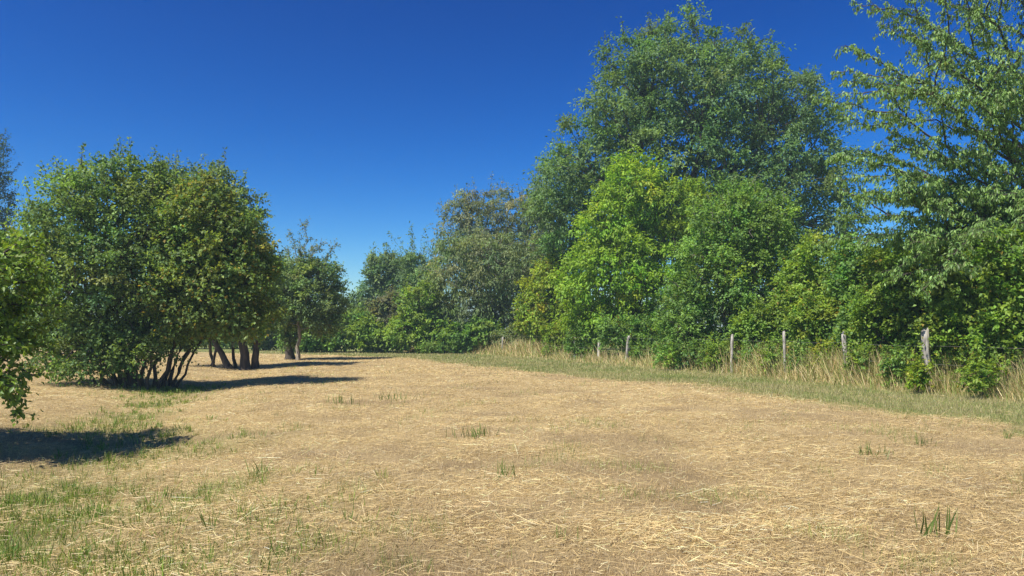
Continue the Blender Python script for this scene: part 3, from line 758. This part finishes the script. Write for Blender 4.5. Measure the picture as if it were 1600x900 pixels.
for fz in (.9, .55, .25):
    tb = Tubes(); P = []
    pts = [(tops[0][0] + 3.2, tops[0][1] - 7.6, 0, 1.4)] + tops
    for a in range(len(pts) - 1):
        for s in np.linspace(0, 1, 5)[:-1]:
            p, q_ = np.array(pts[a]), np.array(pts[a + 1]); m = p + (q_ - p) * s
            P.append((m[0] - .05, m[1] - .07, m[2] + 1.35 * fz - .04 * math.sin(math.pi * s)))
    tb.add(P, [.0025] * len(P), 4)
    tb.build('wire', WIRE, fr, forg)

# ------------------------------------------------------------------ straw, stubble and grass
def quads(name, B, D, side, L, W, col, mat, label, category, bend=None, parent=None):
    tip = B + D * L[:, None]; s = side * W[:, None] * .5
    V = np.stack([B - s, B + s, tip + s * .8, tip - s * .8], 1).reshape(-1, 3)
    F = np.arange(len(B) * 4).reshape(-1, 4)
    return link(name, mesh_from(name, V, F, mat, np.repeat(col, 4, 0)), parent, label=label, category=category, kind='stuff')

def blades(name, B, D, side, L, W, col, mat, label=None, category=None, parent=None, origin=None, curl=.25):
    """standing blades, each two triangles bent at mid height; bare triangles when curl is 0"""
    s = side * W[:, None] * .5
    if curl:
        mid = B + D * (L * .55)[:, None]
        bend = np.cross(side, D); dn = np.array([0, 0, -1.])
        tip = B + D * L[:, None] + (bend * rng.uniform(-1, 1, (len(B), 1)) + dn * .3) * (L * curl)[:, None]
        V = np.stack([B - s, B + s, mid + s * .7, mid - s * .7, tip], 1).reshape(-1, 3)
        k = np.arange(len(B))[:, None] * 5
        F = np.concatenate([k + [[0, 1, 2]], k + [[0, 2, 3]], k + [[3, 2, 4]]], 0); c = 5
    else:
        V = np.stack([B - s, B + s, B + D * L[:, None]], 1).reshape(-1, 3); F = np.arange(len(B) * 3).reshape(-1, 3); c = 3
    if origin is not None: V = V - origin
    o = link(name, mesh_from(name, V, F, mat, np.repeat(col, c, 0)), parent)
    if parent is None:
        o['label'] = label; o['category'] = category; o['kind'] = 'stuff'
    return o

def scatter(n, y0, y1, power=2.0):
    y = np.exp(rng.uniform(math.log(y0), math.log(y1), n)); x = rng.uniform(-1, 1, n) * (.74 * y + .9)
    return x, y

PAL_STRAW = [(.63, .475, .222, 4), (.56, .413, .185, 3), (.68, .545, .295, 1.4), (.43, .305, .14, 1.8), (.50, .41, .25, 1.4)]
# loose straw lying in all directions
x, y = scatter(290000, 4.0, 48)
sw = fnoise(x, y * 1.7, 1.6, 71, 4)                      # swaths: thick straw here, short stubble there
keep = (rng.random(len(x)) < np.clip(.22 + 2.8 * (sw - .31), .18, 1)) & (rng.random(len(x)) > .93 * verge_mask(x, y)) & (rng.random(len(x)) > .45 * green_mask(x, y))
x, y = x[keep], y[keep]; n = len(x)
a = rng.normal(0.15, .75, n) + np.where(rng.random(n) < .35, rng.uniform(0, np.pi, n), 0)
el = rng.normal(.06, .16, n)
D = np.stack([np.cos(a) * np.cos(el), np.sin(a) * np.cos(el), np.sin(el)], 1)
side = np.stack([-np.sin(a), np.cos(a), np.zeros(n)], 1) + rng.standard_normal((n, 3)) * [.1, .1, .7]; side = unit(side)
Ln = np.where(rng.random(n) < .045, rng.gamma(3.0, .06, n) + .06, rng.gamma(2.5, .018, n) + .025); Ln = np.minimum(Ln, .42) * (1 + y / 120)
Wd = np.maximum(.0032 * rng.uniform(.6, 1.6, n), .00032 * y)
z = gz(x, y) + np.abs(rng.normal(.012, .022, n)) + .004
c = pick(PAL_STRAW, n) * rng.lognormal(0, .24, (n, 1)) * (.66 + .68 * fnoise(x, y * 1.5, 1.1, 77, 4))[:, None]
quads('straw', np.stack([x, y, z], 1) - D * Ln[:, None] * .5, D, side, Ln, Wd, np.clip(c, .01, .75), STRAW, 'loose dry straw strewn over the mown field', 'straw')
# cut stubble standing up
x, y = scatter(245000, 4.0, 45)
keep = rng.random(len(x)) > .9 * verge_mask(x, y)
x, y = x[keep], y[keep]; n = len(x)
D = unit(np.stack([rng.normal(0, .38, n), rng.normal(0, .38, n), np.ones(n)], 1)); aa = rng.uniform(0, np.pi, n)
side = np.stack([np.cos(aa), np.sin(aa) * .4, np.zeros(n)], 1)
tu = np.clip((fnoise(x, y, .7, 91, 2) - .62) * 7, 0, 1) * (fnoise(x, y, 3.0, 93) > .42)
g = np.maximum(green_mask(x, y), tu)
isg = rng.random(n) < g * .42
c = np.where(isg[:, None], pick([(.17, .23, .04, 2), (.24, .27, .07, 2), (.12, .18, .035, 1)], n), pick([(.55, .41, .205, 3), (.42, .30, .15, 2), (.50, .39, .24, 1.5), (.32, .24, .14, 1.0)], n)) * rng.lognormal(0, .18, (n, 1)) * (.7 + .75 * fnoise(x, y * 1.5, 1.1, 77, 4))[:, None]
blades('stubble', np.stack([x, y, gz(x, y) - .005], 1), D, side, rng.uniform(.025, .075, n) * (1 + (.4 + 1.1 * (tu > .2)) * isg), np.maximum(.004, .0005 * y) * rng.uniform(.6, 1.3, n), c, STRAW, 'short cut stubble standing between the straw', 'stubble', curl=0)
# green grass in the hollow at left
cx = rng.uniform(-14, -.5, 40000); cy = np.exp(rng.uniform(math.log(4), math.log(24), 40000))
keep = rng.random(len(cx)) < green_mask(cx, cy) ** 1.7 * .8
cx, cy = cx[keep][:2600], cy[keep][:2600]
nb = rng.integers(4, 14, len(cx)); ix = np.repeat(np.arange(len(cx)), nb); n = len(ix)
sd = rng.uniform(.02, .07, len(cx))[ix]; th = rng.uniform(.55, 1.5, len(cx))[ix]
ox, oy = rng.normal(0, 1, n) * sd, rng.normal(0, 1, n) * sd
x, y = cx[ix] + ox, cy[ix] + oy
D = unit(np.stack([ox * 5 + rng.normal(0, .22, n), oy * 5 + rng.normal(0, .22, n), np.ones(n)], 1)); aa = rng.uniform(0, np.pi, n)
tc_ = pick([(.17, .27, .035, 3), (.23, .31, .05, 2), (.11, .20, .03, 2), (.34, .33, .12, .8)], len(cx))[ix]
blades('grass', np.stack([x, y, gz(x, y) - .005], 1), D, np.stack([np.cos(aa), np.sin(aa), np.zeros(n)], 1), rng.uniform(.05, .14, n) * th, np.maximum(.006, .0007 * y) * rng.uniform(.7, 1.4, n), tc_ * rng.lognormal(0, .2, (n, 1)), BLADE, 'patchy green grass growing along the shallow hollow at left', 'grass', curl=.3)
# verge: short grass, half green and half bleached
y = np.exp(rng.uniform(math.log(8), math.log(54), 260000)); x = field_edge(y) - .6 + rng.random(len(y)) * (fence_x(y) + 1.2 - field_edge(y) + .6)
keep = (rng.random(len(x)) < .12 + .88 * verge_mask(x, y)) & (np.abs(x) < .76 * y + 1)
x, y = x[keep][:76000], y[keep][:76000]; n = len(x)
D = unit(np.stack([rng.normal(0, .4, n), rng.normal(0, .4, n), np.ones(n)], 1)); aa = rng.uniform(0, np.pi, n)
gr = fnoise(x, y, 1.8, 55) + .25 * (fnoise(x, y, .5, 58) - .5)
c = np.where((rng.random(n) < np.clip((gr - .36) * 1.9, .1, .8))[:, None], pick([(.20, .255, .07, 3), (.27, .30, .09, 2), (.15, .20, .055, 1.5)], n), pick([(.46, .40, .19, 3), (.34, .29, .14, 2), (.5, .42, .22, 1)], n)) * rng.lognormal(0, .18, (n, 1))
blades('verge_grass', np.stack([x, y, gz(x, y) - .005], 1), D, np.stack([np.cos(aa), np.sin(aa) * .5, np.zeros(n)], 1), rng.uniform(.05, .14, n), np.maximum(.006, .0007 * y) * rng.uniform(.7, 1.3, n), c, BLADE, 'short half bleached grass of the verge between field and fence', 'grass', curl=0)
# tall dry grass along the fence
y = rng.uniform(13, 52, 48000); off = rng.normal(.05, .5, len(y)); x = fence_x(y) + off
keep = (np.abs(x) < .74 * y + 1) & (rng.random(len(y)) < np.where(y < 23, 2.4, 1) * np.clip((fnoise(x, y, 1.6, 66) - .3) * 3.6, .10, 1))
x, y, off = x[keep], y[keep], off[keep]; n = len(x)
lx = .9 * (fnoise(x, y, .8, 68) - .5)
D = unit(np.stack([lx + rng.normal(0, .34, n), rng.normal(0, .26, n), np.ones(n)], 1)); aa = rng.uniform(-.6, .6, n)
hgt = rng.gamma(5, .13, n) * np.where((y > 31) & (y < 40), .6, np.where(y < 22.5, 1.2, 1)) * (.55 + .8 * fnoise(x, y, 2.2, 67)) * np.where(off < -.05, np.clip(1.0 + off * .55, .3, 1), 1.2)
c = pick([(.58, .46, .21, 3), (.48, .36, .16, 2), (.66, .55, .30, 1.5), (.22, .29, .06, 3.6), (.36, .22, .10, .5)], n) * rng.lognormal(0, .2, (n, 1))
blades('tall_dry_grass', np.stack([x, y, gz(x, y) - .01], 1), D, np.stack([np.cos(aa), np.sin(aa), np.zeros(n)], 1), np.clip(hgt, .15, 1.35), np.maximum(.007, .00055 * y) * rng.uniform(.6, 1.3, n), c, STRAW, 'tall bleached grass and stalks along the fence foot', 'grass', curl=.38)

# single tufts that stand out of the straw
for px, py, nb, hh, sp, wd, lab in [
    (1462, 838, 13, .20, .16, .011, 'broad-bladed dark green tuft at lower right of the field'),
    (740, 686, 46, .15, .26, .007, 'spreading green tuft in the middle of the field'),
    (1360, 712, 34, .13, .20, .007, 'green tuft of short blades below the thick fence post'),
    (785, 750, 20, .16, .22, .006, 'thin sparse tuft just below the spreading middle tuft'),
    (410, 736, 12, .17, .09, .009, 'narrow upright tuft in the straw left of centre'),
    (1438, 695, 18, .12, .15, .006, 'small green tuft close to the verge at right'),
    (1575, 688, 10, .14, .06, .008, 'tiny upright tuft beside the verge at the right edge'),
    (615, 625, 40, .18, .55, .008, 'long loose tuft far out near the middle of the field'),
    (535, 632, 26, .17, .4, .008, 'faint tuft far out left of the long loose tuft'),
    (545, 818, 9, .12, .08, .006, 'little tuft in the straw at lower centre left'),
    (325, 826, 9, .15, .07, .007, 'slim upright tuft near the green grass at lower left'),
    (880, 850, 8, .12, .12, .006, 'few lone green blades at lower centre')]:
    yy = FPX * CAM_H / (py - HOR); xx = (px - 800) / FPX * yy
    o = np.array([xx, yy, float(gz(xx, yy))])
    rt = root('grass_tuft', o, lab, 'tuft', 'grass tufts standing in the straw')
    B = np.stack([xx + rng.normal(0, sp * .5, nb), yy + rng.normal(0, sp * .4, nb), np.zeros(nb)], 1); B[:, 2] = gz(B[:, 0], B[:, 1]) - .01
    D = unit(np.stack([rng.normal(0, .25, nb), rng.normal(0, .25, nb), np.ones(nb)], 1)); aa = rng.uniform(-.7, .7, nb)
    for k in range(nb):
        blades('blade', B[k:k + 1], D[k:k + 1], np.array([[math.cos(aa[k]), math.sin(aa[k]), 0]]), np.array([hh * 1.5 * rng.uniform(.5, 1.15)]), np.array([wd * 1.4 * rng.uniform(.7, 1.3)]), pick([(.14, .20, .045, 2), (.19, .24, .06, 2), (.10, .15, .035, 1)], 1), BLADE, parent=rt, origin=o, curl=.18)

# ------------------------------------------------------------------ summer haze
m, nt, o_ = nodes('haze')
pv = nt.nodes.new('ShaderNodeVolumePrincipled')
pv.inputs['Color'].default_value = (.64, .88, 1, 1)
pv.inputs['Density'].default_value = .0010
pv.inputs['Anisotropy'].default_value = .2
nt.links.new(pv.outputs[0], o_.inputs['Volume'])
hx, hy0, hy1, hz0, hz1 = 1000, -160, 1600, -2.0, 23.6
V = np.array([(x_, y_, z_) for z_ in (hz0, hz1) for y_ in (hy0, hy1) for x_ in (-hx, hx)], float)
F = np.array([(0, 2, 3, 1), (4, 5, 7, 6), (0, 1, 5, 4), (2, 6, 7, 3), (0, 4, 6, 2), (1, 3, 7, 5)])
link('haze', mesh_from('haze', V, F, m), label='thin summer haze in the air over the field', category='haze', kind='stuff')

print('TRIANGLES', TRI[0], {n: sum(len(o.data.polygons) for o in bpy.data.objects if o.type == 'MESH' and o.name.startswith(n)) for n in ('crown', 'branches', 'straw', 'stubble', 'verge', 'tall', 'grass', 'ground')})
